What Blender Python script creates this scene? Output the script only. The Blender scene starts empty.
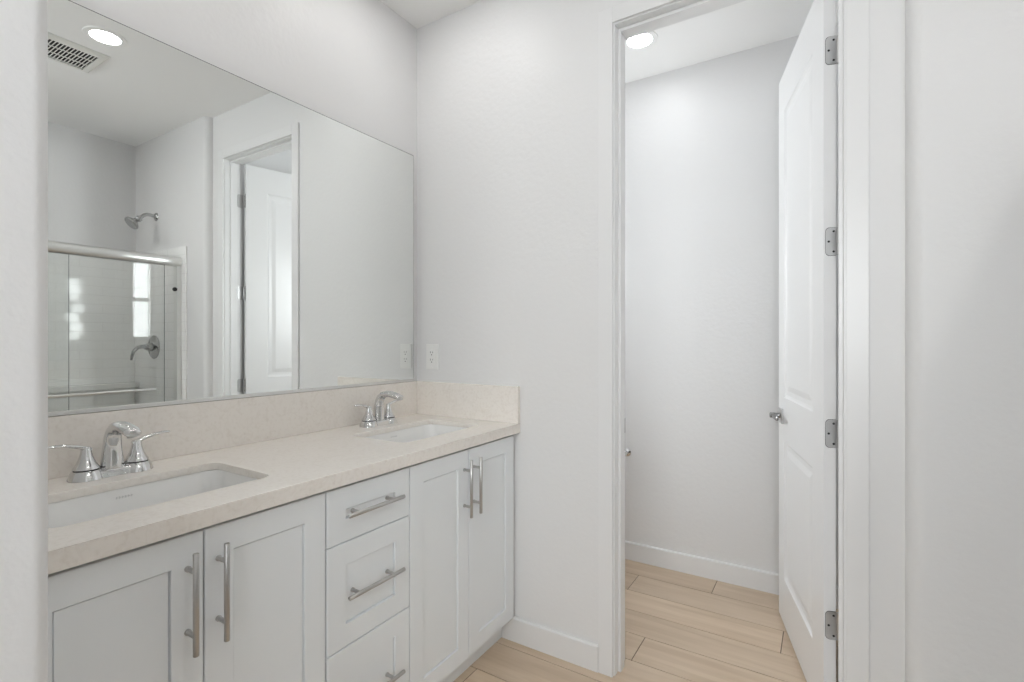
import bpy, bmesh, math, random
from math import sin, cos, pi, radians
from mathutils import Vector, Matrix

S = bpy.context.scene
COL = S.collection
random.seed(7)

# ------------------------------------------------------------------ camera
cam_d = bpy.data.cameras.new('camera')
cam_d.sensor_fit = 'HORIZONTAL'
cam_d.sensor_width = 36.0
cam_d.lens = 36.0 * 503.0 / 1024.0
cam_d.clip_start = 0.02
cam = bpy.data.objects.new('camera', cam_d)
COL.objects.link(cam)
cam.location = (1.649, -1.80, 1.254)
cam.rotation_euler = (radians(90), 0, radians(31.8))
S.camera = cam

# ------------------------------------------------------------------ world, exposure
world = bpy.data.worlds.new('sky')
S.world = world
world.use_nodes = True
wn = world.node_tree.nodes['Background']
wn.inputs['Color'].default_value = (0.93, 0.96, 1.0, 1)
wn.inputs['Strength'].default_value = 4.0
S.view_settings.view_transform = 'Standard'
S.view_settings.look = 'None'
S.view_settings.gamma = 1.0
S.view_settings.use_curve_mapping = False
S.view_settings.exposure = 0.30
S.cycles.max_bounces = 18
S.cycles.diffuse_bounces = 10
S.cycles.glossy_bounces = 8
S.cycles.transmission_bounces = 8
S.cycles.transparent_max_bounces = 16
S.cycles.caustics_reflective = True
S.cycles.sample_clamp_indirect = 6.0
CAN = 40.0          # glow of a recessed lamp lens
WARM = (1.0, 0.99, 0.975)
COOL = (0.97, 0.98, 1.0)

H = 2.743           # ceiling height

# added daylight through an unseen window behind the camera
ld = bpy.data.lights.new('added_daylight', 'AREA')
ld.shape = 'RECTANGLE'; ld.size = 1.3; ld.size_y = 1.2
ld.energy = 25.5; ld.color = (0.95, 0.98, 1.0)
lo = bpy.data.objects.new('added_daylight', ld); COL.objects.link(lo)
lo.location = (1.75, -3.56, 1.65); lo.rotation_euler = (radians(90), 0, 0)
# daylight through the small window of the toilet room
ld2 = bpy.data.lights.new('small_window_daylight', 'AREA')
ld2.shape = 'RECTANGLE'; ld2.size = 0.88; ld2.size_y = 0.40
ld2.energy = 24.0; ld2.color = (0.95, 0.98, 1.0)
lo2 = bpy.data.objects.new('small_window_daylight', ld2); COL.objects.link(lo2)
lo2.location = (-0.76, 0.735, 1.72); lo2.rotation_euler = (0, radians(-90), 0)

# ------------------------------------------------------------------ materials
def new_mat(name):
    m = bpy.data.materials.new(name)
    m.use_nodes = True
    nt = m.node_tree
    return m, nt, nt.nodes['Principled BSDF']

def lk(nt, a, b):
    nt.links.new(a, b)

def plain(name, col, rough=0.5, metal=0.0, bump=0.0, scale=200.0, spec=None, coat=0.0, var=0.0):
    m, nt, p = new_mat(name)
    p.inputs['Base Color'].default_value = (*col, 1)
    p.inputs['Roughness'].default_value = rough
    p.inputs['Metallic'].default_value = metal
    if spec is not None:
        p.inputs['Specular IOR Level'].default_value = spec
    if coat:
        p.inputs['Coat Weight'].default_value = coat
        p.inputs['Coat Roughness'].default_value = 0.08
    tc = nt.nodes.new('ShaderNodeTexCoord')
    n = nt.nodes.new('ShaderNodeTexNoise')
    n.inputs['Scale'].default_value = scale
    n.inputs['Detail'].default_value = 4
    lk(nt, tc.outputs['Object'], n.inputs['Vector'])
    if bump:
        b = nt.nodes.new('ShaderNodeBump')
        b.inputs['Strength'].default_value = bump
        b.inputs['Distance'].default_value = 0.002
        lk(nt, n.outputs['Fac'], b.inputs['Height'])
        lk(nt, b.outputs['Normal'], p.inputs['Normal'])
    if var:
        mx = nt.nodes.new('ShaderNodeMix'); mx.data_type = 'RGBA'
        mx.inputs['A'].default_value = (*[c * (1 - var) for c in col], 1)
        mx.inputs['B'].default_value = (*[min(1, c * (1 + var)) for c in col], 1)
        lk(nt, n.outputs['Fac'], mx.inputs['Factor'])
        lk(nt, mx.outputs['Result'], p.inputs['Base Color'])
    return m

M_wall = plain('wall_paint', (0.77, 0.77, 0.772), 0.42, bump=0.5, scale=48, spec=0.35)
M_ceil = plain('ceiling_paint', (0.90, 0.90, 0.895), 0.75, bump=0.2, scale=60)
M_trim = plain('trim_paint', (0.785, 0.787, 0.79), 0.30, bump=0.02, scale=30)
M_door = plain('door_paint', (0.755, 0.757, 0.76), 0.28, bump=0.02, scale=40)
M_cab = plain('cabinet_paint', (0.82, 0.85, 0.87), 0.35, bump=0.02, scale=60)
M_cabin = plain('cabinet_shadow_gap', (0.10, 0.10, 0.10), 0.7, bump=0.05)
M_chrome = plain('chrome', (0.72, 0.72, 0.72), 0.06, 1.0, var=0.01)
M_chrome_dim = plain('shower_chrome', (0.50, 0.50, 0.50), 0.10, 1.0, var=0.02)
M_nickel = plain('brushed_nickel', (0.52, 0.51, 0.50), 0.30, 1.0, var=0.04, scale=300)
M_hinge = plain('satin_nickel', (0.58, 0.58, 0.58), 0.30, 1.0, var=0.03, scale=100)
M_lever = plain('dark_satin_nickel', (0.30, 0.30, 0.30), 0.25, 1.0, var=0.03, scale=100)
M_dark = plain('dark_slot', (0.003, 0.003, 0.003), 0.6, bump=0.05)
M_screw_gap = plain('screw_and_gap_shade', (0.03, 0.03, 0.03), 0.4, 0.3, var=0.02)
M_alu = plain('bright_aluminium', (0.78, 0.78, 0.77), 0.36, 1.0, var=0.02, scale=100)
M_porc = plain('white_porcelain', (0.84, 0.84, 0.83), 0.08, coat=0.5, var=0.005)
M_plastic = plain('white_plastic', (0.84, 0.84, 0.83), 0.3, var=0.01)
M_vent = plain('vent_plastic', (0.80, 0.80, 0.77), 0.45, var=0.01)
M_black = plain('black_rubber', (0.015, 0.015, 0.015), 0.5, var=0.05)
M_mark = plain('grey_print', (0.62, 0.62, 0.62), 0.4, var=0.02)
M_mirror = plain('mirror_silver', (0.86, 0.875, 0.86), 0.0, 1.0)
M_edge = plain('mirror_edge', (0.10, 0.11, 0.10), 0.3, 0.3)
M_grout = plain('floor_grout', (0.17, 0.13, 0.095), 0.9, bump=0.1)

def emis(name, col, s):
    m, nt, p = new_mat(name)
    p.inputs['Base Color'].default_value = (0.9, 0.9, 0.9, 1)
    p.inputs['Emission Color'].default_value = (*col, 1)
    p.inputs['Emission Strength'].default_value = s
    return m
M_lens_added = emis('added_lamp_lens', WARM, CAN)
M_lens_soft = emis('dim_lamp_lens', WARM, CAN * 0.42)
M_lens_shower_added = emis('added_shower_lens', WARM, CAN * 2.9)
M_lens_van = emis('vanity_lamp_lens', WARM, CAN * 0.9)
M_lens_cool = emis('cool_lamp_lens', COOL, CAN * 0.75)

def glass_mat():
    m = bpy.data.materials.new('clear_glass')
    m.use_nodes = True
    nt = m.node_tree
    for n in list(nt.nodes):
        if n.type != 'OUTPUT_MATERIAL':
            nt.nodes.remove(n)
    out = [n for n in nt.nodes if n.type == 'OUTPUT_MATERIAL'][0]
    tr = nt.nodes.new('ShaderNodeBsdfTransparent')
    tr.inputs['Color'].default_value = (0.990, 0.995, 0.992, 1)
    gl = nt.nodes.new('ShaderNodeBsdfGlossy'); gl.inputs['Roughness'].default_value = 0.0
    fr = nt.nodes.new('ShaderNodeFresnel'); fr.inputs['IOR'].default_value = 1.5
    mx = nt.nodes.new('ShaderNodeMixShader')
    lk(nt, fr.outputs[0], mx.inputs[0]); lk(nt, tr.outputs[0], mx.inputs[1]); lk(nt, gl.outputs[0], mx.inputs[2])
    lk(nt, mx.outputs[0], out.inputs['Surface'])
    return m
M_glass = glass_mat()

def quartz_mat():
    m, nt, p = new_mat('cream_quartz')
    tc = nt.nodes.new('ShaderNodeTexCoord')
    n1 = nt.nodes.new('ShaderNodeTexNoise'); n1.inputs['Scale'].default_value = 90; n1.inputs['Detail'].default_value = 6
    n2 = nt.nodes.new('ShaderNodeTexNoise'); n2.inputs['Scale'].default_value = 9; n2.inputs['Detail'].default_value = 8; n2.inputs['Distortion'].default_value = 1.2
    r1 = nt.nodes.new('ShaderNodeValToRGB')
    r1.color_ramp.elements[0].position = 0.30; r1.color_ramp.elements[0].color = (0.80, 0.755, 0.70, 1)
    r1.color_ramp.elements[1].position = 0.50; r1.color_ramp.elements[1].color = (0.85, 0.81, 0.76, 1)
    r2 = nt.nodes.new('ShaderNodeValToRGB')
    r2.color_ramp.elements[0].position = 0.47; r2.color_ramp.elements[0].color = (1, 1, 1, 1)
    r2.color_ramp.elements[1].position = 0.53; r2.color_ramp.elements[1].color = (1, 1, 1, 1)
    e = r2.color_ramp.elements.new(0.50); e.color = (0.94, 0.93, 0.92, 1)
    mx = nt.nodes.new('ShaderNodeMix'); mx.data_type = 'RGBA'; mx.blend_type = 'MULTIPLY'; mx.inputs['Factor'].default_value = 0.6
    lk(nt, tc.outputs['Object'], n1.inputs['Vector']); lk(nt, tc.outputs['Object'], n2.inputs['Vector'])
    lk(nt, n1.outputs['Fac'], r1.inputs['Fac']); lk(nt, n2.outputs['Fac'], r2.inputs['Fac'])
    lk(nt, r1.outputs['Color'], mx.inputs['A']); lk(nt, r2.outputs['Color'], mx.inputs['B'])
    lk(nt, mx.outputs['Result'], p.inputs['Base Color'])
    p.inputs['Roughness'].default_value = 0.22
    return m
M_quartz = quartz_mat()

def plank_mat():
    m, nt, p = new_mat('oak_plank')
    tc = nt.nodes.new('ShaderNodeTexCoord')
    at = nt.nodes.new('ShaderNodeAttribute'); at.attribute_name = 'plank'
    # shift the grain from plank to plank
    sc = nt.nodes.new('ShaderNodeVectorMath'); sc.operation = 'SCALE'; sc.inputs['Scale'].default_value = 17.0
    lk(nt, at.outputs['Color'], sc.inputs[0])
    ad = nt.nodes.new('ShaderNodeVectorMath'); ad.operation = 'ADD'
    lk(nt, tc.outputs['Object'], ad.inputs[0]); lk(nt, sc.outputs['Vector'], ad.inputs[1])
    mp = nt.nodes.new('ShaderNodeMapping'); mp.inputs['Scale'].default_value = (1.6, 26.0, 1.0)
    lk(nt, ad.outputs['Vector'], mp.inputs['Vector'])
    n1 = nt.nodes.new('ShaderNodeTexNoise'); n1.inputs['Scale'].default_value = 1.0; n1.inputs['Detail'].default_value = 7; n1.inputs['Distortion'].default_value = 0.6
    lk(nt, mp.outputs['Vector'], n1.inputs['Vector'])
    mp2 = nt.nodes.new('ShaderNodeMapping'); mp2.inputs['Scale'].default_value = (2.2, 9.0, 1.0)
    lk(nt, ad.outputs['Vector'], mp2.inputs['Vector'])
    n2 = nt.nodes.new('ShaderNodeTexNoise'); n2.inputs['Scale'].default_value = 1.0; n2.inputs['Detail'].default_value = 3
    lk(nt, mp2.outputs['Vector'], n2.inputs['Vector'])
    r1 = nt.nodes.new('ShaderNodeValToRGB')
    r1.color_ramp.elements[0].position = 0.30; r1.color_ramp.elements[0].color = (0.60, 0.465, 0.335, 1)
    r1.color_ramp.elements[1].position = 0.62; r1.color_ramp.elements[1].color = (0.70, 0.565, 0.43, 1)
    lk(nt, n1.outputs['Fac'], r1.inputs['Fac'])
    r2 = nt.nodes.new('ShaderNodeValToRGB')
    r2.color_ramp.elements[0].position = 0.28; r2.color_ramp.elements[0].color = (0.88, 0.86, 0.83, 1)
    r2.color_ramp.elements[1].position = 0.55; r2.color_ramp.elements[1].color = (1.0, 1.0, 1.0, 1)
    lk(nt, n2.outputs['Fac'], r2.inputs['Fac'])
    mx = nt.nodes.new('ShaderNodeMix'); mx.data_type = 'RGBA'; mx.blend_type = 'MULTIPLY'; mx.inputs['Factor'].default_value = 0.8
    lk(nt, r1.outputs['Color'], mx.inputs['A']); lk(nt, r2.outputs['Color'], mx.inputs['B'])
    hv = nt.nodes.new('ShaderNodeHueSaturation')
    sp = nt.nodes.new('ShaderNodeSeparateColor'); lk(nt, at.outputs['Color'], sp.inputs['Color'])
    mr = nt.nodes.new('ShaderNodeMapRange'); mr.inputs['To Min'].default_value = 0.93; mr.inputs['To Max'].default_value = 1.07
    lk(nt, sp.outputs['Red'], mr.inputs['Value']); lk(nt, mr.outputs['Result'], hv.inputs['Value'])
    lk(nt, mx.outputs['Result'], hv.inputs['Color'])
    lk(nt, hv.outputs['Color'], p.inputs['Base Color'])
    p.inputs['Roughness'].default_value = 0.42
    b = nt.nodes.new('ShaderNodeBump'); b.inputs['Strength'].default_value = 0.06; b.inputs['Distance'].default_value = 0.002
    lk(nt, n1.outputs['Fac'], b.inputs['Height']); lk(nt, b.outputs['Normal'], p.inputs['Normal'])
    return m
M_plank = plank_mat()

def tile_mat(name, axis):
    """glossy white subway tile, laid in running bond; each tile sits a hair out of true"""
    L, h = 0.26, 0.066
    m, nt, p = new_mat(name)
    tc = nt.nodes.new('ShaderNodeTexCoord')
    sx = nt.nodes.new('ShaderNodeSeparateXYZ'); lk(nt, tc.outputs['Object'], sx.inputs[0])
    def math_(op, a, b=None):
        n = nt.nodes.new('ShaderNodeMath'); n.operation = op
        for i, v in enumerate((a, b)):
            if v is None: continue
            if isinstance(v, (int, float)): n.inputs[i].default_value = v
            else: lk(nt, v, n.inputs[i])
        return n.outputs[0]
    u = sx.outputs[axis]; z = sx.outputs['Z']
    rowf = math_('DIVIDE', z, h); row = math_('FLOOR', rowf)
    odd = math_('MULTIPLY', math_('MODULO', row, 2.0), 0.5)
    colf = math_('ADD', math_('DIVIDE', u, L), math_('ADD', odd, 40.0)); col = math_('FLOOR', colf)
    cb = nt.nodes.new('ShaderNodeCombineXYZ'); lk(nt, row, cb.inputs[0]); lk(nt, col, cb.inputs[1])
    wnz = nt.nodes.new('ShaderNodeTexWhiteNoise'); wnz.noise_dimensions = '2D'; lk(nt, cb.outputs[0], wnz.inputs['Vector'])
    sb = nt.nodes.new('ShaderNodeVectorMath'); sb.operation = 'SUBTRACT'; lk(nt, wnz.outputs['Color'], sb.inputs[0]); sb.inputs[1].default_value = (0.5, 0.5, 0.5)
    sc = nt.nodes.new('ShaderNodeVectorMath'); sc.operation = 'SCALE'; sc.inputs['Scale'].default_value = 0.012; lk(nt, sb.outputs[0], sc.inputs[0])
    # distance to the joint
    fz = math_('FRACT', rowf); fu = math_('FRACT', colf)
    dz = math_('MULTIPLY', math_('MINIMUM', fz, math_('SUBTRACT', 1.0, fz)), h)
    du = math_('MULTIPLY', math_('MINIMUM', fu, math_('SUBTRACT', 1.0, fu)), L)
    d = math_('MINIMUM', dz, du)
    mr = nt.nodes.new('ShaderNodeMapRange'); mr.inputs['From Min'].default_value = 0.0006; mr.inputs['From Max'].default_value = 0.0022
    lk(nt, d, mr.inputs['Value'])
    b = nt.nodes.new('ShaderNodeBump'); b.inputs['Strength'].default_value = 0.35; b.inputs['Distance'].default_value = 0.002
    lk(nt, mr.outputs[0], b.inputs['Height'])
    av = nt.nodes.new('ShaderNodeVectorMath'); av.operation = 'ADD'; lk(nt, b.outputs[0], av.inputs[0]); lk(nt, sc.outputs[0], av.inputs[1])
    nv = nt.nodes.new('ShaderNodeVectorMath'); nv.operation = 'NORMALIZE'; lk(nt, av.outputs[0], nv.inputs[0])
    lk(nt, nv.outputs[0], p.inputs['Normal'])
    mx = nt.nodes.new('ShaderNodeMix'); mx.data_type = 'RGBA'
    mx.inputs['A'].default_value = (0.83, 0.83, 0.815, 1); mx.inputs['B'].default_value = (0.93, 0.935, 0.925, 1)
    lk(nt, mr.outputs[0], mx.inputs['Factor']); lk(nt, mx.outputs['Result'], p.inputs['Base Color'])
    p.inputs['Roughness'].default_value = 0.05
    return m
M_tile_x = tile_mat('white_subway_tile', 'X')
M_tile_y = tile_mat('white_subway_tile_return', 'Y')

# ------------------------------------------------------------------ mesh helpers
def box(bm, x0, x1, y0, y1, z0, z1, bev=0.0, seg=2):
    xs = (min(x0, x1), max(x0, x1)); ys = (min(y0, y1), max(y0, y1)); zs = (min(z0, z1), max(z0, z1))
    v = [bm.verts.new((x, y, z)) for z in zs for y in ys for x in xs]
    fs = [bm.faces.new([v[i] for i in f]) for f in ((0, 2, 3, 1), (4, 5, 7, 6), (0, 1, 5, 4), (2, 6, 7, 3), (0, 4, 6, 2), (1, 3, 7, 5))]
    if bev:
        es = list({e for f in fs for e in f.edges})
        bmesh.ops.bevel(bm, geom=es, offset=bev, segments=seg, affect='EDGES', profile=0.5)

def prism(bm, pts, z0, z1):
    """extrude a counter-clockwise polygon in z"""
    a = [bm.verts.new((x, y, z0)) for x, y in pts]
    b = [bm.verts.new((x, y, z1)) for x, y in pts]
    n = len(pts)
    bm.faces.new(a[::-1]); bm.faces.new(b)
    for i in range(n):
        bm.faces.new((a[i], a[(i + 1) % n], b[(i + 1) % n], b[i]))

def loft(bm, rings, cap0=True, cap1=True, closed=True):
    vs = [[bm.verts.new(p) for p in r] for r in rings]
    n = len(rings[0])
    for a, b in zip(vs[:-1], vs[1:]):
        for i in range(n if closed else n - 1):
            j = (i + 1) % n
            bm.faces.new((a[i], a[j], b[j], b[i]))
    if cap0: bm.faces.new(vs[0][::-1])
    if cap1: bm.faces.new(vs[-1])
    return vs

def frame_of(d):
    d = Vector(d).normalized()
    up = Vector((0, 0, 1)) if abs(d.z) < 0.9 else Vector((1, 0, 0))
    a = d.cross(up).normalized(); b = a.cross(d).normalized()
    return a, b

def lathe(bm, prof, origin=(0, 0, 0), axis=(0, 0, 1), n=32):
    """prof: (radius, distance along the axis)"""
    d = Vector(axis).normalized(); a, b = frame_of(d); o = Vector(origin)
    rings = []
    for r, h in prof:
        r = max(r, 1e-5)
        rings.append([o + d * h + a * (r * cos(2 * pi * i / n)) + b * (r * sin(2 * pi * i / n)) for i in range(n)])
    loft(bm, rings)

def sweep(bm, path, n=16, up=None):
    """path: (point, half width, half height) - an elliptical section carried along a path"""
    P = [Vector(p[0]) for p in path]
    rings = []
    for k, (p, w, h) in enumerate(path):
        t = (P[min(k + 1, len(P) - 1)] - P[max(k - 1, 0)]).normalized()
        if up is not None:
            a = Vector(up).normalized(); a = (a - t * a.dot(t)).normalized(); b = t.cross(a).normalized()
        else:
            a, b = frame_of(t)
        rings.append([Vector(p) + a * (w * cos(2 * pi * i / n)) + b * (h * sin(2 * pi * i / n)) for i in range(n)])
    loft(bm, rings)

def rrect(cx, cy, hx, hy, r, n=8):
    pts = []
    for k, (sx, sy) in enumerate(((1, 1), (-1, 1), (-1, -1), (1, -1))):
        for i in range(n + 1):
            t = pi / 2 * k + pi / 2 * i / n
            pts.append((cx + sx * (hx - r) + r * cos(t), cy + sy * (hy - r) + r * sin(t)))
    return pts

def obj(name, bm, mat, parent=None, smooth=None, loc=None):
    bmesh.ops.recalc_face_normals(bm, faces=bm.faces)
    me = bpy.data.meshes.new(name)
    bm.to_mesh(me); bm.free()
    for m in (mat if isinstance(mat, (list, tuple)) else (mat,)):
        me.materials.append(m)
    if smooth is not None:
        for p in me.polygons: p.use_smooth = True
        me.set_sharp_from_angle(angle=radians(smooth))
    o = bpy.data.objects.new(name, me); COL.objects.link(o)
    if parent is not None: o.parent = parent
    if loc is not None: o.location = loc
    return o

def B(): return bmesh.new()

def tag(o, label, cat, group=None):
    o['label'] = label; o['category'] = cat
    if group: o['group'] = group
    return o

def struct(o, label, cat):
    o['kind'] = 'structure'; o['label'] = label; o['category'] = cat
    return o

def empty(name, loc=(0, 0, 0), rz=0.0):
    o = bpy.data.objects.new(name, None); COL.objects.link(o)
    o.empty_display_size = 0.1
    o.location = loc; o.rotation_euler = (0, 0, rz)
    return o

def copy_tree(o, parent=None):
    c = o.copy(); COL.objects.link(c)
    if parent is not None:
        c.parent = parent
        c.matrix_parent_inverse = o.matrix_parent_inverse.copy()
    for ch in list(o.children):
        copy_tree(ch, c)
    return c

# ------------------------------------------------------------------ room shell
X_STUB = 0.801; Y_STUB = -1.56          # end of the wall that closes the vanity on the left
Y_F = -3.40                             # wall behind the camera
X_J = 1.845; D_J = 0.045; R_J = 0.042    # small step in the back wall right of the door
X_SF = 2.86                             # far wall of the shower
Y_E = -D_J                              # shower end wall plane
W = 0.115                               # wall thickness
Y_T = 1.017                             # toilet room far wall
X_TL = -0.60; X_TR = 1.86               # toilet room side walls
OX0, OX1, OZ = 0.985, 1.6995, 2.437     # clear door opening
JT = 0.019                              # jamb board

# floor of wood look planks
bm = B()
lay = bm.loops.layers.color.new('plank')
PW, PL = 0.18, 1.22
rowoff = {0: 1.006, 1: 0.55, 2: 1.501, 3: 0.806, 4: 1.174, -1: 0.36, -2: 0.95, -3: 0.52}
k0 = math.floor((Y_F - 0.126) / PW); k1 = math.ceil((Y_T - 0.126) / PW)
for k in range(k0, k1 + 1):
    ya = max(Y_F, 0.126 + k * PW); yb = min(Y_T + 0.1, 0.126 + (k + 1) * PW)
    if yb - ya < 0.005: continue
    off = rowoff.get(k, random.random() * PL)
    x = off - math.ceil((off + 0.72) / PL) * PL
    while x < X_SF + 0.1:
        xa, xb = max(-0.72, x), min(X_SF + 0.1, x + PL)
        x += PL
        if xb - xa < 0.01: continue
        n0 = len(bm.faces)
        g = 0.0019
        box(bm, xa + g, xb - g, ya + g, yb - g, -0.012, 0.0)
        bm.faces.ensure_lookup_table()
        c = (random.random(), random.random(), random.random(), 1)
        for f in bm.faces[n0:]:
            for l in f.loops: l[lay] = c
nf = len(bm.faces)
box(bm, -0.72, X_SF + 0.1, Y_F, Y_T + 0.1, -0.06, -0.0022)
bm.faces.ensure_lookup_table()
for f in bm.faces[nf:]: f.material_index = 1
struct(obj('floor', bm, (M_plank, M_grout)), 'light oak look plank floor running through both rooms', 'floor')

bm = B(); box(bm, -0.72, X_SF + 0.1, Y_F - 0.1, Y_T + 0.1, H, H + 0.08)
struct(obj('ceiling', bm, M_ceil), 'flat white ceiling with recessed lamps', 'ceiling')

bm = B(); box(bm, -W, 0, Y_STUB - 0.05, 0, 0, H)
struct(obj('wall_left', bm, M_wall), 'white wall behind the long mirror and vanity', 'wall')

# back wall with the door opening and the small rounded step at its right
bm = B()
prism(bm, [(X_TL - 0.12, 0), (OX0 - JT, 0), (OX0 - JT, W), (X_TL - 0.12, W)], 0, H)
step = [(OX1 + JT, 0), (X_J, 0)]
for i in range(9):
    t = pi + pi / 2 * i / 8
    step.append((X_J + R_J + R_J * cos(t), -D_J + R_J + R_J * sin(t)))
step += [(X_SF + 0.1, -D_J), (X_SF + 0.1, W), (OX1 + JT, W)]
prism(bm, step, 0, H)
box(bm, OX0 - JT, OX1 + JT, 0, W, OZ + JT, H)
struct(obj('wall_back', bm, M_wall, smooth=35), 'white textured back wall with the doorway to the toilet room', 'wall')

# wall end at the left of the vanity (rounded corner) and the passage wall it belongs to
RB = 0.02
bm = B()
pts = [(-W, Y_STUB - 0.12), (X_STUB - 0.12, Y_STUB - 0.12), (X_STUB - 0.12, Y_F), (X_STUB, Y_F)]
for i in range(9):
    t = pi / 2 * i / 8
    pts.append((X_STUB - RB + RB * cos(t), Y_STUB - RB + RB * sin(t)))
pts.append((-W, Y_STUB))
prism(bm, pts, 0, H)
struct(obj('wall_near', bm, M_wall, smooth=35), 'white textured wall end with rounded corner closing the vanity at left', 'wall')

bm = B(); box(bm, X_SF, X_SF + 0.1, Y_F, -D_J, 0, H)
struct(obj('wall_right', bm, M_wall), 'white wall at the far side of the shower', 'wall')
bm = B(); box(bm, 2.02, X_SF, -1.72, -1.60, 0, H)
struct(obj('wall_shower', bm, M_wall), 'white partition wall at the near end of the shower', 'wall')

# unseen wall behind the camera, with an opening for the added window
bm = B()
wx0, wx1, wz0, wz1 = 1.08, 2.42, 1.02, 2.28
box(bm, X_STUB - 0.12, wx0, Y_F - 0.1, Y_F, 0, H); box(bm, wx1, X_SF + 0.1, Y_F - 0.1, Y_F, 0, H)
box(bm, wx0, wx1, Y_F - 0.1, Y_F, 0, wz0); box(bm, wx0, wx1, Y_F - 0.1, Y_F, wz1, H)
struct(obj('wall_front', bm, M_wall), 'white wall behind the camera holding the added window', 'wall')

# toilet room
bm = B(); box(bm, X_TL - 0.12, X_TR + 0.1, Y_T, Y_T + 0.1, 0, H)
struct(obj('wall_toilet_back', bm, M_wall), 'white far wall of the toilet room seen through the doorway', 'wall')
bm = B(); box(bm, X_TR, X_TR + 0.1, W, Y_T, 0, H)
struct(obj('wall_toilet_right', bm, M_wall), 'white wall of the toilet room behind the open door', 'wall')
ty0, ty1, tz0, tz1 = 0.52, 0.95, 1.27, 2.17
bm = B()
box(bm, X_TL - 0.12, X_TL, W, ty0, 0, H); box(bm, X_TL - 0.12, X_TL, ty1, Y_T, 0, H)
box(bm, X_TL - 0.12, X_TL, ty0, ty1, 0, tz0); box(bm, X_TL - 0.12, X_TL, ty0, ty1, tz1, H)
struct(obj('wall_toilet_left', bm, M_wall), 'white window wall at the left of the toilet room', 'wall')

def window(name, axis, a0, a1, z0, z1, face, label):
    """sash window; axis 'x' or 'y' is the direction along the wall, face the coordinate across it"""
    r = empty(name, (0, 0, 0)); struct(r, label, 'window')
    def bar(bm, p0, p1, q0, q1, d0=-0.03, d1=0.03):
        if axis == 'x': box(bm, p0, p1, face + d0, face + d1, q0, q1, 0.003, 1)
        else: box(bm, face + d0, face + d1, p0, p1, q0, q1, 0.003, 1)
    w = 0.035; zm = (z0 + z1) / 2
    bm = B()
    bar(bm, a0, a0 + w, z0, z1); bar(bm, a1 - w, a1, z0, z1)
    bar(bm, a0 + w, a1 - w, z0, z0 + w); bar(bm, a0 + w, a1 - w, z1 - w, z1)
    bar(bm, a0 + w, a1 - w, zm - 0.02, zm + 0.02)
    obj('window_frame', bm, M_trim, r)
    for q0, q1 in ((z0 + w, zm - 0.02), (zm + 0.02, z1 - w)):
        bm = B(); bar(bm, a0 + w - 0.004, a1 - w + 0.004, q0 - 0.004, q1 + 0.004, -0.003, 0.003)
        obj('pane', bm, M_glass, r)
    return r
window('window_1', 'y', ty0, ty1, tz0, tz1, X_TL - 0.06, 'small white sash window in the toilet room mirrored in the shower glass')
window('added_window', 'x', wx0, wx1, wz0, wz1, Y_F - 0.05, 'unseen wide white window behind the camera, added for daylight')  # the second, wide window is unseen, added to bring daylight into the room

# baseboards: a flat board with an eased top edge
def board(name, x0, x1, y, label, side=-1, h=0.1, t=0.014):
    prof = [(0, 0), (t, 0), (t, h - 0.006), (t - 0.003, h - 0.001), (t - 0.006, h), (0, h)]
    bm = B()
    loft(bm, [[(x, y + side * d, z) for d, z in prof] for x in (x0, x1)])
    struct(obj(name, bm, M_trim), label, 'baseboard')
board('baseboard_back', 0.491, 0.9225, 0, 'white baseboard between the vanity and the door casing')
board('baseboard_step', 1.7625, X_J, 0, 'short white baseboard right of the door casing')
board('baseboard_toilet', X_TL, X_TR, Y_T, 'white baseboard along the far wall of the toilet room')

# ------------------------------------------------------------------ door frame
CT = 0.012; CW = 0.0565; RV = 0.005
def casing_profile_box(bm, x0, x1, z0, z1):
    box(bm, x0, x1, -CT, 0, z0, z1, 0.0015, 2)
bm = B()
ci0, ci1, ciz = OX0 - RV, OX1 + RV, OZ + RV
casing_profile_box(bm, ci0 - CW, ci0, 0, ciz + CW)
casing_profile_box(bm, ci1, ci1 + CW, 0, ciz + CW)
casing_profile_box(bm, ci0, ci1, ciz, ciz + CW)
struct(obj('trim_1', bm, M_trim), 'flat white casing around the doorway', 'door casing')

bm = B()
box(bm, OX0 - JT, OX0, 0, W, 0, OZ + JT, 0.001, 1)
box(bm, OX1, OX1 + JT, 0, W, 0, OZ + JT, 0.001, 1)
box(bm, OX0, OX1, 0, W, OZ, OZ + JT, 0.001, 1)
ST = 0.012
box(bm, OX0, OX0 + ST, 0.033, 0.074, 0, OZ, 0.002, 2)
box(bm, OX1 - ST, OX1, 0.033, 0.074, 0, OZ, 0.002, 2)
box(bm, OX0 + ST, OX1 - ST, 0.033, 0.074, OZ - ST, OZ, 0.002, 2)
jamb = struct(obj('trim_2', bm, M_trim), 'white door jamb with stop lining the doorway', 'door jamb')
bm = B()
box(bm, OX0 - 0.0005, OX0 + 0.0016, 0.085, 0.1155, 0.893, 0.951, 0.0006, 1)
sp = obj('strike_plate', bm, M_hinge, jamb); sp['label'] = 'satin nickel strike plate'

# ------------------------------------------------------------------ the open door
PIN = (1.6890, 0.122)
PHI = 75.8
DW, DT, DZ0, DZ1 = 0.711, 0.035, 0.016, 2.43
door = empty('door_1', (PIN[0], PIN[1], 0), -radians(PHI))
struct(door, 'white two-panel door standing open into the toilet room', 'door')
# closed position in the door's own frame: hinge edge at x=-0.0005, faces at y=-0.042 (bath side) and -0.007
hx = -0.0005; fy = -0.042; by = fy + DT

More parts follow.
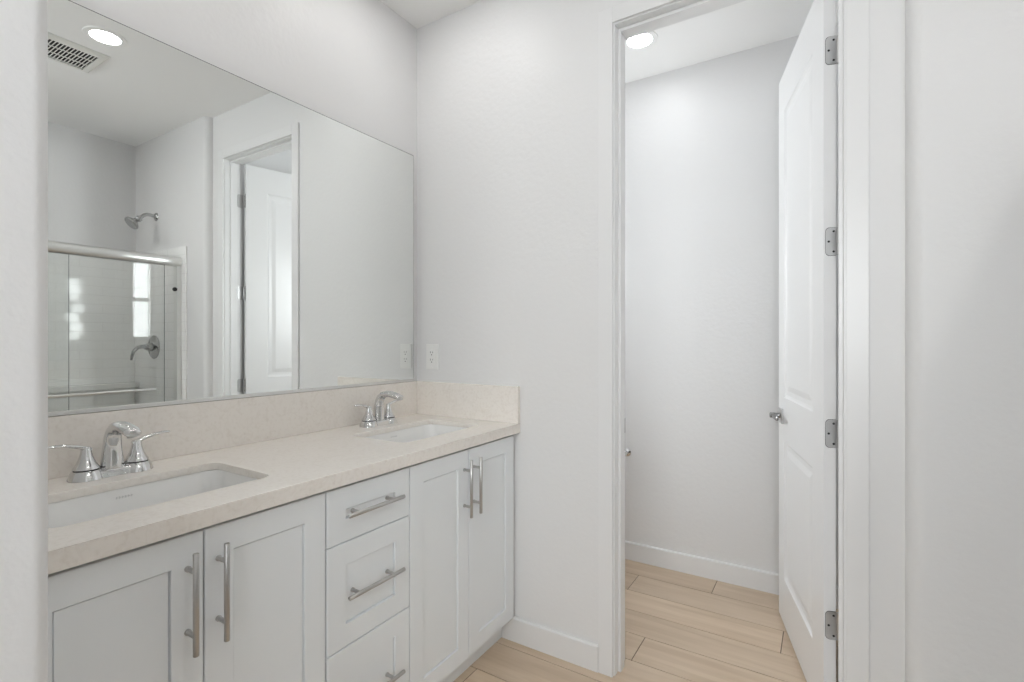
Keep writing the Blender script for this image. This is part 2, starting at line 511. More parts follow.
def door_leaf():
    bm = B()
    x0, x1 = hx - DW, hx
    pan = [(hx - 0.595, hx - 0.135, 0.215, 0.815), (hx - 0.595, hx - 0.135, 1.008, 2.26)]
    for y, s in ((fy, 1), (by, -1)):          # s: direction into the leaf
        xs = [x0, pan[0][0], pan[0][1], x1]
        zs = [DZ0, pan[0][2], pan[0][3], pan[1][2], pan[1][3], DZ1]
        grid = {}
        for i, x in enumerate(xs):
            for j, z in enumerate(zs): grid[i, j] = bm.verts.new((x, y, z))
        for i in range(3):
            for j in range(5):
                q = [grid[i, j], grid[i + 1, j], grid[i + 1, j + 1], grid[i, j + 1]]
                if i == 1 and j in (1, 3):
                    a0, a1, b0, b1 = xs[1], xs[2], zs[j], zs[j + 1]
                    prev = q
                    for ins, dep in ((0.004, 0.004), (0.013, 0.008), (0.030, 0.0085), (0.052, 0.0035), (0.056, 0.003)):
                        cur = [bm.verts.new((a0 + ins, y + s * dep, b0 + ins)), bm.verts.new((a1 - ins, y + s * dep, b0 + ins)),
                               bm.verts.new((a1 - ins, y + s * dep, b1 - ins)), bm.verts.new((a0 + ins, y + s * dep, b1 - ins))]
                        for k in range(4):
                            bm.faces.new((prev[k], prev[(k + 1) % 4], cur[(k + 1) % 4], cur[k]))
                        prev = cur
                    bm.faces.new(prev)
                else:
                    bm.faces.new(q)
    # edges of the leaf
    e = [(x0, DZ0), (x1, DZ0), (x1, DZ1), (x0, DZ1)]
    for k in range(4):
        (xa, za), (xb, zb) = e[k], e[(k + 1) % 4]
        bm.faces.new([bm.verts.new(p) for p in ((xa, fy, za), (xb, fy, zb), (xb, by, zb), (xa, by, za))])
    bmesh.ops.remove_doubles(bm, verts=bm.verts, dist=1e-5)
    return bm
obj('door_leaf', door_leaf(), M_door, door)

def hinge(z):
    """butt hinge: leaf let into the door edge, knuckle at the pin; rounded corners, three screws"""
    hh = 0.0445
    bm = B()
    pts = []
    y_in, y_out = fy + 0.006, by + 0.004
    r = 0.012
    pts.append((y_out, -hh)); pts.append((y_out, hh))
    for i in range(7):
        t = pi / 2 + pi / 2 * i / 6
        pts.append((y_in + r + r * cos(t), hh - r + r * sin(t)))
    for i in range(7):
        t = pi + pi / 2 * i / 6
        pts.append((y_in + r + r * cos(t), -hh + r + r * sin(t)))
    for xx in ((hx - 0.0005, hx + 0.0018),):
        a = [bm.verts.new((xx[0], y, z + q)) for y, q in pts]
        b = [bm.verts.new((xx[1], y, z + q)) for y, q in pts]
        bm.faces.new(a); bm.faces.new(b)
        for i in range(len(pts)):
            j = (i + 1) % len(pts)
            bm.faces.new((a[i], a[j], b[j], b[i]))
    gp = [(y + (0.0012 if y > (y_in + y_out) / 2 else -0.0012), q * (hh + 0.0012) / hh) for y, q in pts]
    for k in range(5):
        g0 = z - hh + k * 2 * hh / 5
        lathe(bm, [(0.0048, g0 + 0.0004), (0.0056, g0 + 0.0012), (0.0056, g0 + 2 * hh / 5 - 0.0012), (0.0048, g0 + 2 * hh / 5 - 0.0004)], n=16)
    h = obj('hinge', bm, M_hinge, door, smooth=40); h['label'] = 'satin nickel butt hinge'
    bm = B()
    bm.faces.new([bm.verts.new((hx + 0.0004, min(y, by - 0.0005), z + q)) for y, q in gp])  # near-black sheet paints the shade round the hinge leaf
    o = obj('gap_shade', bm, M_screw_gap, h); o['label'] = 'thin dark sheet painted as the shadow gap around the hinge leaf'
    for yy, zz in ((by - 0.007, hh - 0.012), (fy + 0.014, 0.0), (by - 0.007, -hh + 0.012)):
        bm = B(); lathe(bm, [(0.0036, 0.0012), (0.0036, 0.0024), (0.001, 0.0021)], (hx, yy, z + zz), (1, 0, 0), 14)
        obj('screw', bm, M_screw_gap, h)
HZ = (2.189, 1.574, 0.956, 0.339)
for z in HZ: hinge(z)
# the other half of each hinge sits on the jamb
for z in HZ:
    bm = B()
    pts = []
    y0_, y1_ = 0.082, 0.1185; r = 0.012; hh = 0.0445
    pts += [(y1_, -hh), (y1_, hh)]
    for i in range(7):
        t = pi / 2 + pi / 2 * i / 6; pts.append((y0_ + r + r * cos(t), hh - r + r * sin(t)))
    for i in range(7):
        t = pi + pi / 2 * i / 6; pts.append((y0_ + r + r * cos(t), -hh + r + r * sin(t)))
    a = [bm.verts.new((OX1 - 0.0018, y, z + q)) for y, q in pts]; b = [bm.verts.new((OX1 + 0.0005, y, z + q)) for y, q in pts]
    bm.faces.new(a); bm.faces.new(b)
    for i in range(len(pts)): bm.faces.new((a[i], a[(i + 1) % len(pts)], b[(i + 1) % len(pts)], b[i]))
    o = obj('hinge_leaf', bm, M_hinge, jamb); o['label'] = 'satin nickel hinge half on the jamb'

# lever handles, one on each face: square rose, neck, lever towards the hinge
def lever(y, s):
    cx, cz = hx - DW + 0.062, 0.922
    bm = B()
    box(bm, cx - 0.033, cx + 0.033, y, y + s * 0.008, cz - 0.033, cz + 0.033, 0.0015, 2)
    r = obj('handle_rose', bm, M_hinge, door); r['label'] = 'square satin nickel rose'
    bm = B()
    lathe(bm, [(0.013, 0.008), (0.0115, 0.012), (0.010, 0.022), (0.0115, 0.030), (0.0125, 0.044), (0.010, 0.048)], (cx, y, cz), (0, s, 0), 24)
    Y = y + s * 0.037
    sweep(bm, [((cx - 0.004, Y, cz), 0.0075, 0.0115), ((cx + 0.03, Y, cz), 0.0078, 0.0120), ((cx + 0.075, Y, cz), 0.0072, 0.0120),
               ((cx + 0.108, Y, cz), 0.0066, 0.0110), ((cx + 0.113, Y, cz), 0.003, 0.007)], up=(0, 1, 0))
    o = obj('handle', bm, M_lever, r, smooth=50); o['label'] = 'dark satin lever'
lever(fy, -1)
lever(by, 1)

# ------------------------------------------------------------------ vanity cabinet
VL = 1.5525                    # cabinet length
XF = 0.536                     # face of the cabinet box
XD = 0.555                     # face of the doors
TK = 0.105; CB = 0.873         # toe kick height, underside of the counter
van = empty('vanity_cabinet', (0.27, -0.78, 0))
tag(van, 'long pale grey double vanity cabinet with shaker doors and three central drawers', 'vanity cabinet')
def vchild(name, bm, mat, parent=None, smooth=None):
    """build in room coordinates, hang under the vanity"""
    o = obj(name, bm, mat, parent or van, smooth)
    if parent is None: o.location = -van.location
    return o
bm = B()
e = 0.003
box(bm, e, XF, -VL, -VL + 0.018, TK, CB - e); box(bm, e, XF, -0.024, -e, TK, CB - e)
box(bm, e, XF, -VL + 0.018, -0.024, TK, TK + 0.018)
box(bm, e, e + 0.012, -VL + 0.018, -0.024, TK + 0.018, CB - e)
for yy in (-0.9465, -0.6385): box(bm, 0.02, XF, yy - 0.009, yy + 0.009, TK + 0.018, CB - e)
box(bm, XF - 0.02, XF, -VL + 0.018, -0.024, CB - 0.05, CB - e)
vchild('carcass', bm, M_cab)
bm = B(); box(bm, e, 0.489, -VL, -e, 0.0, TK)
vchild('toe_kick', bm, M_cab)

def bar_pull(parent, p, vertical, L=0.204, spacing=0.128):
    """round bar on two posts"""
    bm = B()
    x, y, z = p
    X = x + 0.033
    R = 0.0058
    ax = (0, 0, 1) if vertical else (0, 1, 0)
    lathe(bm, [(R - 0.0008, -L / 2), (R, -L / 2 + 0.0008), (R, L / 2 - 0.0008), (R - 0.0008, L / 2)], (X, y, z), ax, 20)
    for s in (-1, 1):
        o = (x - 0.0005, y, z + s * spacing / 2) if vertical else (x - 0.0005, y + s * spacing / 2, z)
        lathe(bm, [(0.0062, 0), (0.0062, 0.004), (0.0048, 0.005), (0.0048, 0.033)], o, (1, 0, 0), 16)
    h = obj('handle', bm, M_nickel, parent, smooth=50); h['label'] = 'brushed nickel bar pull'
    return h

def shaker(name, y0, y1, z0, z1, pull, vertical, fw=0.06):
    """one slab with a recessed flat panel"""
    bm = B()
    x0, x1 = XF + 0.0015, XD
    o = [(y0, z0), (y1, z0), (y1, z1), (y0, z1)]
    i_ = [(y0 + fw, z0 + fw), (y1 - fw, z0 + fw), (y1 - fw, z1 - fw), (y0 + fw, z1 - fw)]
    bv = 0.0015
    ob = [(y0 + bv, z0 + bv), (y1 - bv, z0 + bv), (y1 - bv, z1 - bv), (y0 + bv, z1 - bv)]
    def inset(q): return [(y0 + fw + q, z0 + fw + q), (y1 - fw - q, z0 + fw + q), (y1 - fw - q, z1 - fw - q), (y0 + fw + q, z1 - fw - q)]
    # edge of the frame, fine shadow groove, flat panel
    R = [[(x0, *p) for p in o], [(x1 - bv, *p) for p in o], [(x1, *p) for p in ob], [(x1, *p) for p in i_],
         [(x1 - 0.0045, *p) for p in inset(0.0008)], [(x1 - 0.0115, *p) for p in inset(0.0010)], [(x1 - 0.0115, *p) for p in inset(0.0030)],
         [(x1 - 0.0055, *p) for p in inset(0.0034)]]
    loft(bm, R)
    d = vchild(name, bm, M_cab)
    bar_pull(d, (XD, pull[0], pull[1]), vertical)
    return d
g = 0.0016
ZT = 0.8615; ZB = 0.107
ys = [-VL, -1.249, -0.9465, -0.6385, -0.332, -0.020]
shaker('cabinet_door', ys[0] + g, ys[1] - g, ZB, ZT, (ys[1] - 0.032, 0.729), True)
shaker('cabinet_door', ys[1] + g, ys[2] - 0.0032, ZB, ZT, (ys[1] + 0.029, 0.729), True)
zd = [ZT, 0.713, 0.4295, ZB]
for a in range(3):
    top = zd[a] - (0 if a == 0 else g); bot = zd[a + 1] + (0 if a == 2 else g)
    shaker('drawer', ys[2] + g, ys[3] - g, bot, top, ((ys[2] + ys[3]) / 2 - 0.006, (top + bot) / 2 + 0.004), False)
shaker('cabinet_door', ys[3] + g, ys[4] - g, ZB, ZT, (ys[4] - 0.029, 0.729), True)
shaker('cabinet_door', ys[4] + g, ys[5] - g, ZB, ZT, (ys[4] + 0.029, 0.729), True)

# ------------------------------------------------------------------ countertop with two cut-outs
CTZ = 0.911; CX = 0.574; BS = 0.02; BSZ = 1.065
SINKS = (-1.249, -0.335)
SX0, SX1, SHY, SR = 0.180, 0.455, 0.219, 0.032
SLB = CTZ - 0.020              # underside of the slab; the front edge is built up
crv = bpy.data.curves.new('slab_outline', 'CURVE'); crv.dimensions = '2D'; crv.fill_mode = 'BOTH'
def spline(pts):
    s = crv.splines.new('POLY'); s.points.add(len(pts) - 1); s.use_cyclic_u = True
    for p, (x, y) in zip(s.points, pts): p.co = (x, y, 0, 1)
bv = 0.0014
spline([(bv, Y_STUB + bv + 0.001), (CX - bv, Y_STUB + bv + 0.001), (CX - bv, -bv - 0.0005), (bv, -bv - 0.0005)])
for sy in SINKS:
    spline(rrect((SX0 + SX1) / 2, sy, (SX1 - SX0) / 2 + bv, SHY + bv, SR))
crv.extrude = (CTZ - SLB) / 2 - bv; crv.bevel_depth = bv; crv.bevel_resolution = 2
tmp = bpy.data.objects.new('slab_outline', crv); COL.objects.link(tmp)
dg = bpy.context.evaluated_depsgraph_get()
me0 = bpy.data.meshes.new_from_object(tmp.evaluated_get(dg))
bpy.data.objects.remove(tmp)
for v in me0.vertices: v.co.z += (CTZ + SLB) / 2
bm = B(); bm.from_mesh(me0); bpy.data.meshes.remove(me0)
box(bm, CX - 0.022, CX + 0.0002, Y_STUB + 0.001, -0.0005, CB, CTZ - 0.0022, 0.0004, 1)
box(bm, 0.0005, 0.06, Y_STUB + 0.001, -0.0005, CB, SLB, 0.001, 1)
for f in bm.faces: f.material_index = 0
ct = obj('countertop', bm, M_quartz)
tag(ct, 'cream quartz countertop with two sink cut-outs on the vanity', 'countertop')
bm = B(); box(bm, 0.0005, BS, Y_STUB + 0.001, -BS - 0.0004, CTZ + 0.0003, BSZ, 0.0012, 2)
tag(obj('backsplash', bm, M_quartz), 'long cream quartz splash strip under the mirror', 'backsplash')
bm = B(); box(bm, 0.0005, CX, -BS, -0.0005, CTZ + 0.0003, BSZ, 0.0012, 2)
tag(obj('side_splash', bm, M_quartz), 'short cream quartz splash strip against the back wall under the outlet', 'backsplash')

# ------------------------------------------------------------------ sinks
def make_sink():
    r = empty('sink', (0, 0, SLB))
    cx = (SX0 + SX1) / 2; hx_, hy_ = (SX1 - SX0) / 2, SHY
    bm = B()
    # rim under the counter, inner wall, curved floor, then the outer skin
    prof = [(0.022, 0.0, 0.060), (0.004, 0.0, 0.047), (0.001, -0.004, 0.046), (-0.004, -0.050, 0.048), (-0.012, -0.095, 0.055),
            (-0.024, -0.116, 0.062), (-0.045, -0.128, 0.062), (-0.075, -0.133, 0.050), (-0.105, -0.136, 0.030)]
    rings = []
    for off, dz, rad in prof:
        rings.append([(x, y, dz - 0.0005) for x, y in rrect(0, 0, hx_ + off, hy_ + off, min(rad, hx_ + off - 0.001))])
    rings.append([(x * 1.0, y, -0.138) for x, y in rrect(0, -0.0, 0.024, 0.024, 0.0235)])
    outer = [(0.022, -0.012, 0.060), (0.008, -0.014, 0.05), (0.006, -0.06, 0.05), (-0.006, -0.11, 0.055), (-0.05, -0.142, 0.06)]
    orings = [[(x, y, dz) for x, y in rrect(0, 0, hx_ + off, hy_ + off, rad)] for off, dz, rad in outer]
    loft(bm, rings[::-1] + orings, cap0=True, cap1=True)
    obj('basin', bm, M_porc, r, smooth=45)
    bm = B(); lathe(bm, [(0.023, -0.1385), (0.0225, -0.1365), (0.017, -0.1362), (0.015, -0.138), (0.012, -0.1355), (0.002, -0.134)], n=28)
    o = obj('drain', bm, M_chrome, r, smooth=40); o['label'] = 'chrome drain stopper'
    # small grey maker's mark, printed on the inside of the rear wall
    bm = B()
    xw = -hx_ + 0.0038
    for k in range(6):
        y = -0.018 + k * 0.0062
        z = -0.020
        box(bm, xw, xw + 0.0012, y, y + 0.0042, z - 0.0010, z + 0.0010)
        box(bm, xw, xw + 0.0012, y, y + 0.0012, z - 0.003, z + 0.003)
    obj('printed_mark', bm, M_mark, r)
    return r
s1 = make_sink(); s1.location = ((SX0 + SX1) / 2, SINKS[0], SLB)
s2 = copy_tree(s1); s2.location = ((SX0 + SX1) / 2, SINKS[1], SLB)
tag(s1, 'white undermount sink in the counter nearest the left wall end', 'sink', 'undermount sinks')
tag(s2, 'white undermount sink in the counter beside the back wall', 'sink', 'undermount sinks')

# ------------------------------------------------------------------ faucets
def make_faucet():
    r = empty('faucet', (0, 0, CTZ))
    bm = B()
    # bridge plate: two round feet joined by a waist, lofted upwards
    def plate(k, z):
        pts = []
        n = 48
        for i in range(n):
            t = 2 * pi * i / n
            c, s = cos(t), sin(t)
            y = 0.051 * (1 if s > 0 else -1) * min(1, abs(s) * 2.2) + 0.026 * k * s
            x = 0.0265 * k * c * (1.0 if abs(s) > 0.35 else 1.05)
            pts.append((x, y, z))
        return pts
    loft(bm, [plate(1.0, 0.0), plate(0.99, 0.003), plate(0.88, 0.013), plate(0.82, 0.0175), plate(0.78, 0.0185)])
    obj('base_plate', bm, M_chrome, r, smooth=50)
    for s in (-1, 1):
        bm = B()
        lathe(bm, [(0.0370, 0.0006), (0.0366, 0.003), (0.0335, 0.012), (0.0300, 0.0205), (0.0285, 0.0225), (0.0262, 0.023)], (0, s * 0.054, 0), n=36)
        obj('handle_foot', bm, M_chrome, r, smooth=40)
        bm = B(); lathe(bm, [(0.0258, 0.0225), (0.0258, 0.0262), (0.0220, 0.0263)], (0, s * 0.054, 0), n=32)
        o = obj('seam_ring', bm, M_black, r, smooth=40); o['label'] = 'dark seam ring'
        bm = B()
        lathe(bm, [(0.0272, 0.0258), (0.0266, 0.029), (0.0212, 0.038), (0.0165, 0.048), (0.0132, 0.058), (0.0114, 0.068), (0.0108, 0.0745), (0.0094, 0.079), (0.005, 0.081)], (0, s * 0.054, 0), n=32)
        h = obj('handle', bm, M_chrome, r, smooth=40)
        bm = B()
        y0 = s * 0.054
        # blade leaves the top of the cone, rises outward and flattens
        sweep(bm, [((0.000, y0 - s * 0.010, 0.0722), 0.0070, 0.0050), ((0.000, y0 + s * 0.004, 0.0772), 0.0090, 0.0058), ((0.001, y0 + s * 0.022, 0.0835), 0.0088, 0.0050),
                   ((0.003, y0 + s * 0.040, 0.0888), 0.0082, 0.0044), ((0.004, y0 + s * 0.060, 0.0910), 0.0078, 0.0040), ((0.005, y0 + s * 0.074, 0.0910), 0.0068, 0.0034), ((0.005, y0 + s * 0.078, 0.0908), 0.0034, 0.0018)],
              n=18, up=(1, 0, 0))
        obj('lever', bm, M_chrome, h, smooth=60)
    bm = B()
    path = [((-0.002, 0, 0.006), 0.0280, 0.0255), ((-0.001, 0, 0.022), 0.0262, 0.0235), ((0.000, 0, 0.045), 0.0235, 0.0205), ((0.001, 0, 0.075), 0.0205, 0.0180), ((0.004, 0, 0.098), 0.0190, 0.0170),
            ((0.013, 0, 0.113), 0.0184, 0.0158), ((0.028, 0, 0.1235), 0.0182, 0.0144), ((0.047, 0, 0.1275), 0.0184, 0.0134), ((0.068, 0, 0.1275), 0.0190, 0.0130), ((0.088, 0, 0.1250), 0.0196, 0.0128),
            ((0.108, 0, 0.1205), 0.0196, 0.0120), ((0.121, 0, 0.1165), 0.0175, 0.0100), ((0.125, 0, 0.1152), 0.0125, 0.007)]
    sweep(bm, path, n=28, up=(0, 1, 0))
    sp_ = obj('spout', bm, M_chrome, r, smooth=60)
    bm = B(); lathe(bm, [(0.0095, 0.0), (0.0095, 0.010), (0.0075, 0.0102), (0.0072, 0.004)], (0.107, 0, 0.1150), (0.35, 0, -0.94), 22)
    obj('aerator', bm, M_nickel, sp_, smooth=40)
    return r
f1 = make_faucet(); f1.location = (0.090, SINKS[0] + 0.008, CTZ)
f2 = copy_tree(f1); f2.location = (0.094, SINKS[1] + 0.004, CTZ)
tag(f1, 'chrome two-handle faucet at the sink nearest the left wall end', 'faucet', 'chrome faucets')
tag(f2, 'chrome two-handle faucet at the sink beside the back wall', 'faucet', 'chrome faucets')

# ------------------------------------------------------------------ mirror
mir = empty('mirror', (0, -0.78, 1.071))
tag(mir, 'large frameless mirror covering the wall above the vanity splash', 'mirror')
MY0, MY1, MZ0, MZ1 = -1.545, -0.038, 1.074, 2.123
bm = B(); box(bm, 0.001, 0.0142, MY0, MY1, MZ0, MZ1)
o = obj('backing', bm, M_edge, mir); o.location = -mir.location
bm = B(); box(bm, 0.0142, 0.0150, MY0 + 0.0022, MY1 - 0.0022, MZ0 + 0.0022, MZ1 - 0.0022)
o = obj('reflective_face', bm, M_mirror, mir); o.location = -mir.location
bm = B(); box(bm, 0.0005, 0.0175, MY0, MY1, 1.0665, 1.0735, 0.0006, 1); box(bm, 0.0155, 0.0175, MY0, MY1, 1.073, 1.0775, 0.0004, 1)
o = obj('bottom_channel', bm, M_alu, mir); o.location = -mir.location; o['label'] = 'thin bright metal channel under the mirror'

# ------------------------------------------------------------------ power outlet
out = empty('power_outlet', (0.098, 0, 1.18))
tag(out, 'white duplex outlet on the back wall above the side splash', 'outlet')
bm = B(); box(bm, -0.036, 0.036, -0.006, -0.0003, -0.059, 0.059, 0.0022, 3)
obj('cover_plate', bm, M_plastic, out)
bm = B(); box(bm, -0.0165, 0.0165, -0.0085, -0.0055, -0.0335, 0.0335, 0.001, 2)
face = obj('receptacle', bm, M_plastic, out)
bm = B()
for zc in (0.017, -0.017):
    box(bm, -0.0075, -0.0055, -0.0088, -0.0080, zc, zc + 0.009)
    box(bm, 0.0055, 0.0075, -0.0088, -0.0080, zc + 0.001, zc + 0.008)
    lathe(bm, [(0.0026, 0.0), (0.0026, 0.0008)], (0, -0.0080, zc - 0.007), (0, -1, 0), 12)
o = obj('slots', bm, M_dark, face); o['label'] = 'dark plug slots'
for zc in (0.048, -0.048):
    bm = B(); lathe(bm, [(0.003, 0.0), (0.003, 0.0008), (0.001, 0.0011)], (0, -0.0058, zc), (0, -1, 0), 14)
    obj('screw', bm, M_plastic, out)

# ------------------------------------------------------------------ recessed lamps
def ceiling_light(x, y, label, lens, r=0.062):
    t = empty('ceiling_light', (x, y, H))
    tag(t, label, 'ceiling light', 'recessed ceiling lights')
    bm = B()
    n = 40
    prof = [(r + 0.026, 0.0), (r + 0.025, -0.003), (r + 0.007, -0.0055), (r + 0.0005, -0.005), (r, -0.001), (r, 0.0)]
    rings = [[(q * cos(2 * pi * i / n), q * sin(2 * pi * i / n), z) for i in range(n)] for q, z in prof]
    loft(bm, rings, False, False)
    obj('trim_ring', bm, M_ceil, t, smooth=50)
    bm = B(); lathe(bm, [(r - 0.0005, -0.0005), (r - 0.001, -0.0025), (r * 0.6, -0.0035), (0.001, -0.004)], n=n)
    o = obj('lens', bm, lens, t, smooth=50); o['label'] = 'glowing white lens'
ceiling_light(1.37, -0.756, 'glowing recessed ceiling light seen in the mirror beside the fan grille', M_lens_soft)
ceiling_light(0.875, 0.646, 'glowing recessed ceiling light inside the toilet room', M_lens_cool, 0.060)
ceiling_light(0.36, -0.42, 'recessed ceiling light above the sink beside the back wall', M_lens_van)
ceiling_light(0.36, -1.18, 'recessed ceiling light above the sink nearest the left wall end', M_lens_van)
ceiling_light(2.50, -1.25, 'unseen recessed ceiling light added above the shower', M_lens_shower_added)  # unseen lamp, added to brighten the shower tile
ceiling_light(1.75, -2.60, 'unseen recessed ceiling light added in the passage near the added window', M_lens_added)  # unseen lamp, added to lift the brightness of the room

# ------------------------------------------------------------------ exhaust fan grille
vx0, vx1, vy0, vy1 = 1.558, 1.842, -0.955, -0.668
fan = empty('exhaust_fan', ((vx0 + vx1) / 2, (vy0 + vy1) / 2, H))
tag(fan, 'square white exhaust fan grille with dark slots on the ceiling', 'exhaust fan')
def fo(name, bm, mat):
    o = obj(name, bm, mat, fan); o.location = -fan.location; return o
bm = B()
bx, by_ = 0.042, 0.030
ox = [(vx0, vy0), (vx1, vy0), (vx1, vy1), (vx0, vy1)]
def rect(i, z): return [(vx0 + i, vy0 + i, z), (vx1 - i, vy0 + i, z), (vx1 - i, vy1 - i, z), (vx0 + i, vy1 - i, z)]
loft(bm, [rect(0, H - 0.0003), rect(0, H - 0.004), rect(0.012, H - 0.013), rect(0.036, H - 0.015), rect(0.036, H - 0.003)], False, False)
fo('frame', bm, M_vent)
bm = B(); box(bm, vx0 + 0.030, vx1 - 0.030, vy0 + 0.030, vy1 - 0.030, H - 0.004, H - 0.001)  # near-black sheet stands for the shade in the hollow above the slats
o = fo('cavity_shade', bm, M_dark); o['label'] = 'black sheet painted as the shade behind the slats'
ns = 15
yy0, yy1 = vy0 + 0.036, vy1 - 0.036
for k in range(ns + 1):
    y = yy0 + (yy1 - yy0) * k / ns
    bm = B(); box(bm, vx0 + 0.036, vx1 - 0.036, y - 0.0019, y + 0.0019, H - 0.0145, H - 0.0110, 0.0008, 1)
    fo('slat', bm, M_vent)
for k in (1, 2):
    x = vx0 + 0.036 + (vx1 - vx0 - 0.072) * k / 3
    bm = B(); box(bm, x - 0.002, x + 0.002, yy0, yy1, H - 0.0150, H - 0.0105, 0.0008, 1)
    fo('cross_rib', bm, M_vent)

# ------------------------------------------------------------------ shower (seen in the mirror)
XS = 2.16
TZ = 1.905
bm = B(); box(bm, XS - 0.075, X_SF - 0.0105, Y_E - 0.010, Y_E, 0.0, TZ, 0.001, 1)
struct(obj('wall_tile_end', bm, M_tile_x), 'white subway tile on the shower wall with the valve', 'tile wall')
bm = B(); box(bm, X_SF - 0.010, X_SF, -1.60, Y_E - 0.0105, 0.0, TZ, 0.001, 1)
struct(obj('wall_tile_far', bm, M_tile_y), 'white subway tile on the far shower wall', 'tile wall')
bm = B(); box(bm, XS - 0.05, XS + 0.05, -1.60, Y_E - 0.010, 0.0, 0.12, 0.006, 2)
box(bm, XS + 0.05, X_SF - 0.010, -1.60, Y_E - 0.010, 0.0, 0.03)
struct(obj('trim_3', bm, M_porc), 'white shower curb and pan', 'shower pan')
bm = B(); box(bm, X_SF - 0.095, X_SF - 0.010, -1.60, Y_E - 0.0105, 0.905, 0.945, 0.004, 2)
struct(obj('trim_4', bm, M_porc), 'white ledge along the tiled far shower wall', 'shower ledge')

sd = empty('shower_door', (XS, -0.8, 0.12))
tag(sd, 'frameless glass bypass shower door with rounded metal header', 'shower door')
def so(name, bm, mat, smooth=None, parent=None):
    o = obj(name, bm, mat, parent or sd, smooth)
    if parent is None: o.location = -sd.location
    return o
ya, yb = -1.60, Y_E - 0.0105
HZc = 1.797
bm = B()
pr = []
for i in range(28):
    t = 2 * pi * i / 28
    pr.append((XS + 0.030 * cos(t), HZc + 0.034 * (abs(sin(t)) ** 0.8) * (1 if sin(t) > 0 else -1)))
loft(bm, [[(x, y, z) for x, z in pr] for y in (ya, yb)])
so('header_rail', bm, M_alu, 40)
bm = B(); box(bm, XS - 0.026, XS + 0.026, yb - 0.002, yb + 0.0005, 0.121, HZc - 0.03, 0.0005, 1)
box(bm, XS - 0.020, XS + 0.020, yb - 0.030, yb - 0.002, 0.15, HZc - 0.03, 0.002, 2)
so('wall_jamb', bm, M_alu)
bm = B(); box(bm, XS - 0.026, XS + 0.026, ya, yb - 0.019, 0.1205, 0.150, 0.003, 2)
so('bottom_track', bm, M_alu)
bm = B(); box(bm, XS - 0.0145, XS - 0.0085, -0.86, -0.1585, 0.145, HZc - 0.030, 0.0008, 1)
g1 = so('glass_panel', bm, M_glass)
bm = B(); box(bm, XS + 0.0085, XS + 0.0145, ya + 0.02, -0.655, 0.145, HZc - 0.030, 0.0008, 1)
g2 = so('glass_panel', bm, M_glass)
M_gedge = plain('glass_edge', (0.16, 0.20, 0.18), 0.2, var=0.02)
for y, x in ((-0.1585, XS - 0.0115), (-0.655, XS + 0.0115)):
    bm = B(); box(bm, x - 0.003, x + 0.003, y, y + 0.0015, 0.146, HZc - 0.031)
    o = so('glass_edge', bm, M_gedge); o['label'] = 'greenish dark glass edge'
bm = B(); lathe(bm, [(0.014, 0.0), (0.014, 0.008), (0.010, 0.010)], (XS - 0.0205, yb - 0.044, 1.606), (-1, 0, 0), 20)
o = so('bumper', bm, M_black, 40); o['label'] = 'small black bumper'
# towel bar across the outer panel
bm = B()
tb = XS - 0.060; tz = 0.94
lathe(bm, [(0.008, 0.0), (0.0095, 0.003), (0.0095, 0.60), (0.008, 0.603)], (tb, -0.83, tz), (0, 1, 0), 18)
for y in (-0.80, -0.26): lathe(bm, [(0.010, 0), (0.010, 0.004), (0.007, 0.006), (0.007, 0.047)], (XS - 0.0143, y, tz), (-1, 0, 0), 14)
o = so('towel_bar', bm, M_alu, 40); o['label'] = 'bright metal towel bar on the glass'

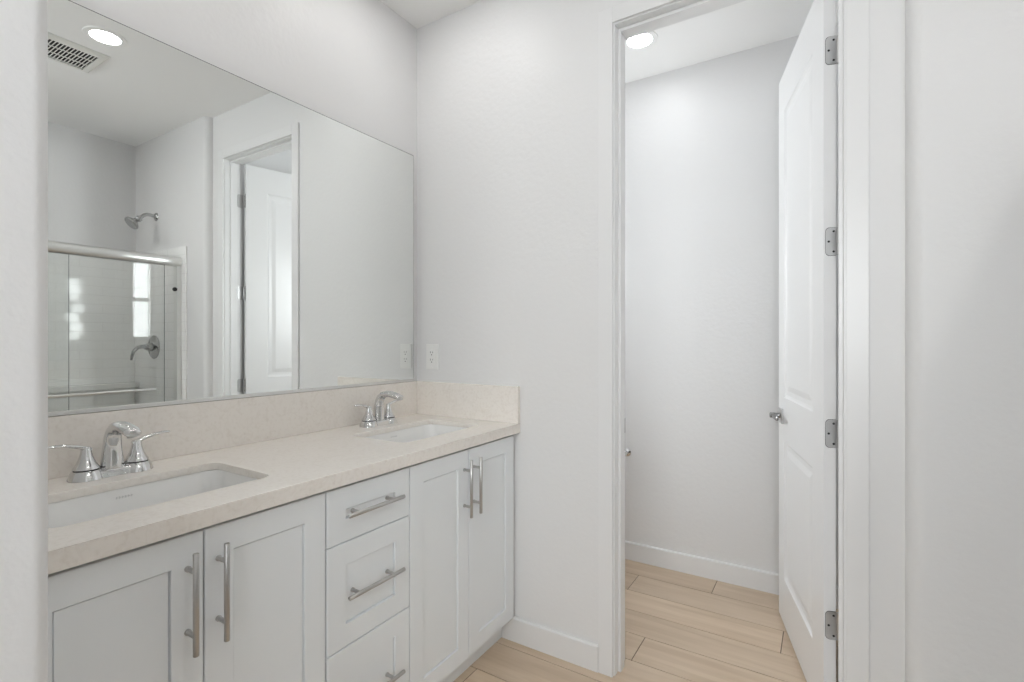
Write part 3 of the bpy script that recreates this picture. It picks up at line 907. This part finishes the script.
# shower head on a bent arm
sh = empty('overhead_shower', (2.525, Y_E, 2.16))
tag(sh, 'chrome shower head on a bent arm above the tile', 'shower')
bm = B(); lathe(bm, [(0.030, 0.0002), (0.030, 0.004), (0.022, 0.012), (0.012, 0.016)], (0, 0, 0), (0, -1, 0), 28)
obj('flange', bm, M_chrome_dim, sh, smooth=40)
bm = B()
arm = [((0, 0.0, 0.0), 0.0125, 0.0125), ((0, -0.035, 0.006), 0.0125, 0.0125), ((0, -0.060, 0.006), 0.0125, 0.0125), ((0, -0.080, -0.004), 0.0125, 0.0125), ((0, -0.098, -0.021), 0.0125, 0.0125), ((0, -0.108, -0.032), 0.0125, 0.0125)]
sweep(bm, arm, 16, up=(1, 0, 0)); obj('arm', bm, M_chrome_dim, sh, smooth=60)
bm = B()
lathe(bm, [(0.012, 0.0), (0.021, 0.005), (0.022, 0.022), (0.015, 0.032), (0.020, 0.040), (0.036, 0.054), (0.047, 0.064), (0.050, 0.074), (0.047, 0.081), (0.022, 0.083)], (0, -0.103, -0.027), (0, -0.74, -0.67), 32)
obj('spray_head', bm, M_chrome_dim, sh, smooth=35)

sv = empty('shower_valve', (2.535, Y_E - 0.010, 1.21))
tag(sv, 'chrome shower valve with round plate and curved lever on the tile', 'shower valve')
bm = B(); lathe(bm, [(0.086, 0.0002), (0.086, 0.004), (0.078, 0.009), (0.040, 0.012), (0.030, 0.016), (0.030, 0.030), (0.024, 0.050), (0.020, 0.058)], (0, 0, 0), (0, -1, 0), 40)
obj('escutcheon', bm, M_chrome_dim, sv, smooth=35)
bm = B()
sweep(bm, [((0, -0.055, 0.002), 0.018, 0.018), ((0, -0.075, 0.004), 0.016, 0.015), ((-0.002, -0.105, -0.002), 0.014, 0.013), ((-0.004, -0.132, -0.030), 0.013, 0.011), ((-0.005, -0.142, -0.065), 0.012, 0.009), ((-0.006, -0.146, -0.092), 0.009, 0.007)], 16, up=(1, 0, 0))
obj('lever', bm, M_chrome_dim, sv, smooth=60)

# ------------------------------------------------------------------ toilet paper holder
tp = empty('toilet_paper_holder', (0.611, Y_T, 0.612))
tag(tp, 'chrome toilet paper holder on the far toilet room wall', 'toilet paper holder')
for s in (-1, 1):
    bm = B(); lathe(bm, [(0.022, 0.0003), (0.022, 0.006), (0.011, 0.012), (0.009, 0.055), (0.015, 0.060), (0.016, 0.070), (0.012, 0.078), (0.003, 0.080)], (s * 0.075, 0, 0), (0, -1, 0), 24)
    obj('post', bm, M_chrome, tp, smooth=40)
bm = B(); lathe(bm, [(0.008, 0), (0.008, 0.146)], (-0.073, -0.068, 0), (1, 0, 0), 16)
obj('roller', bm, M_chrome, tp, smooth=40)
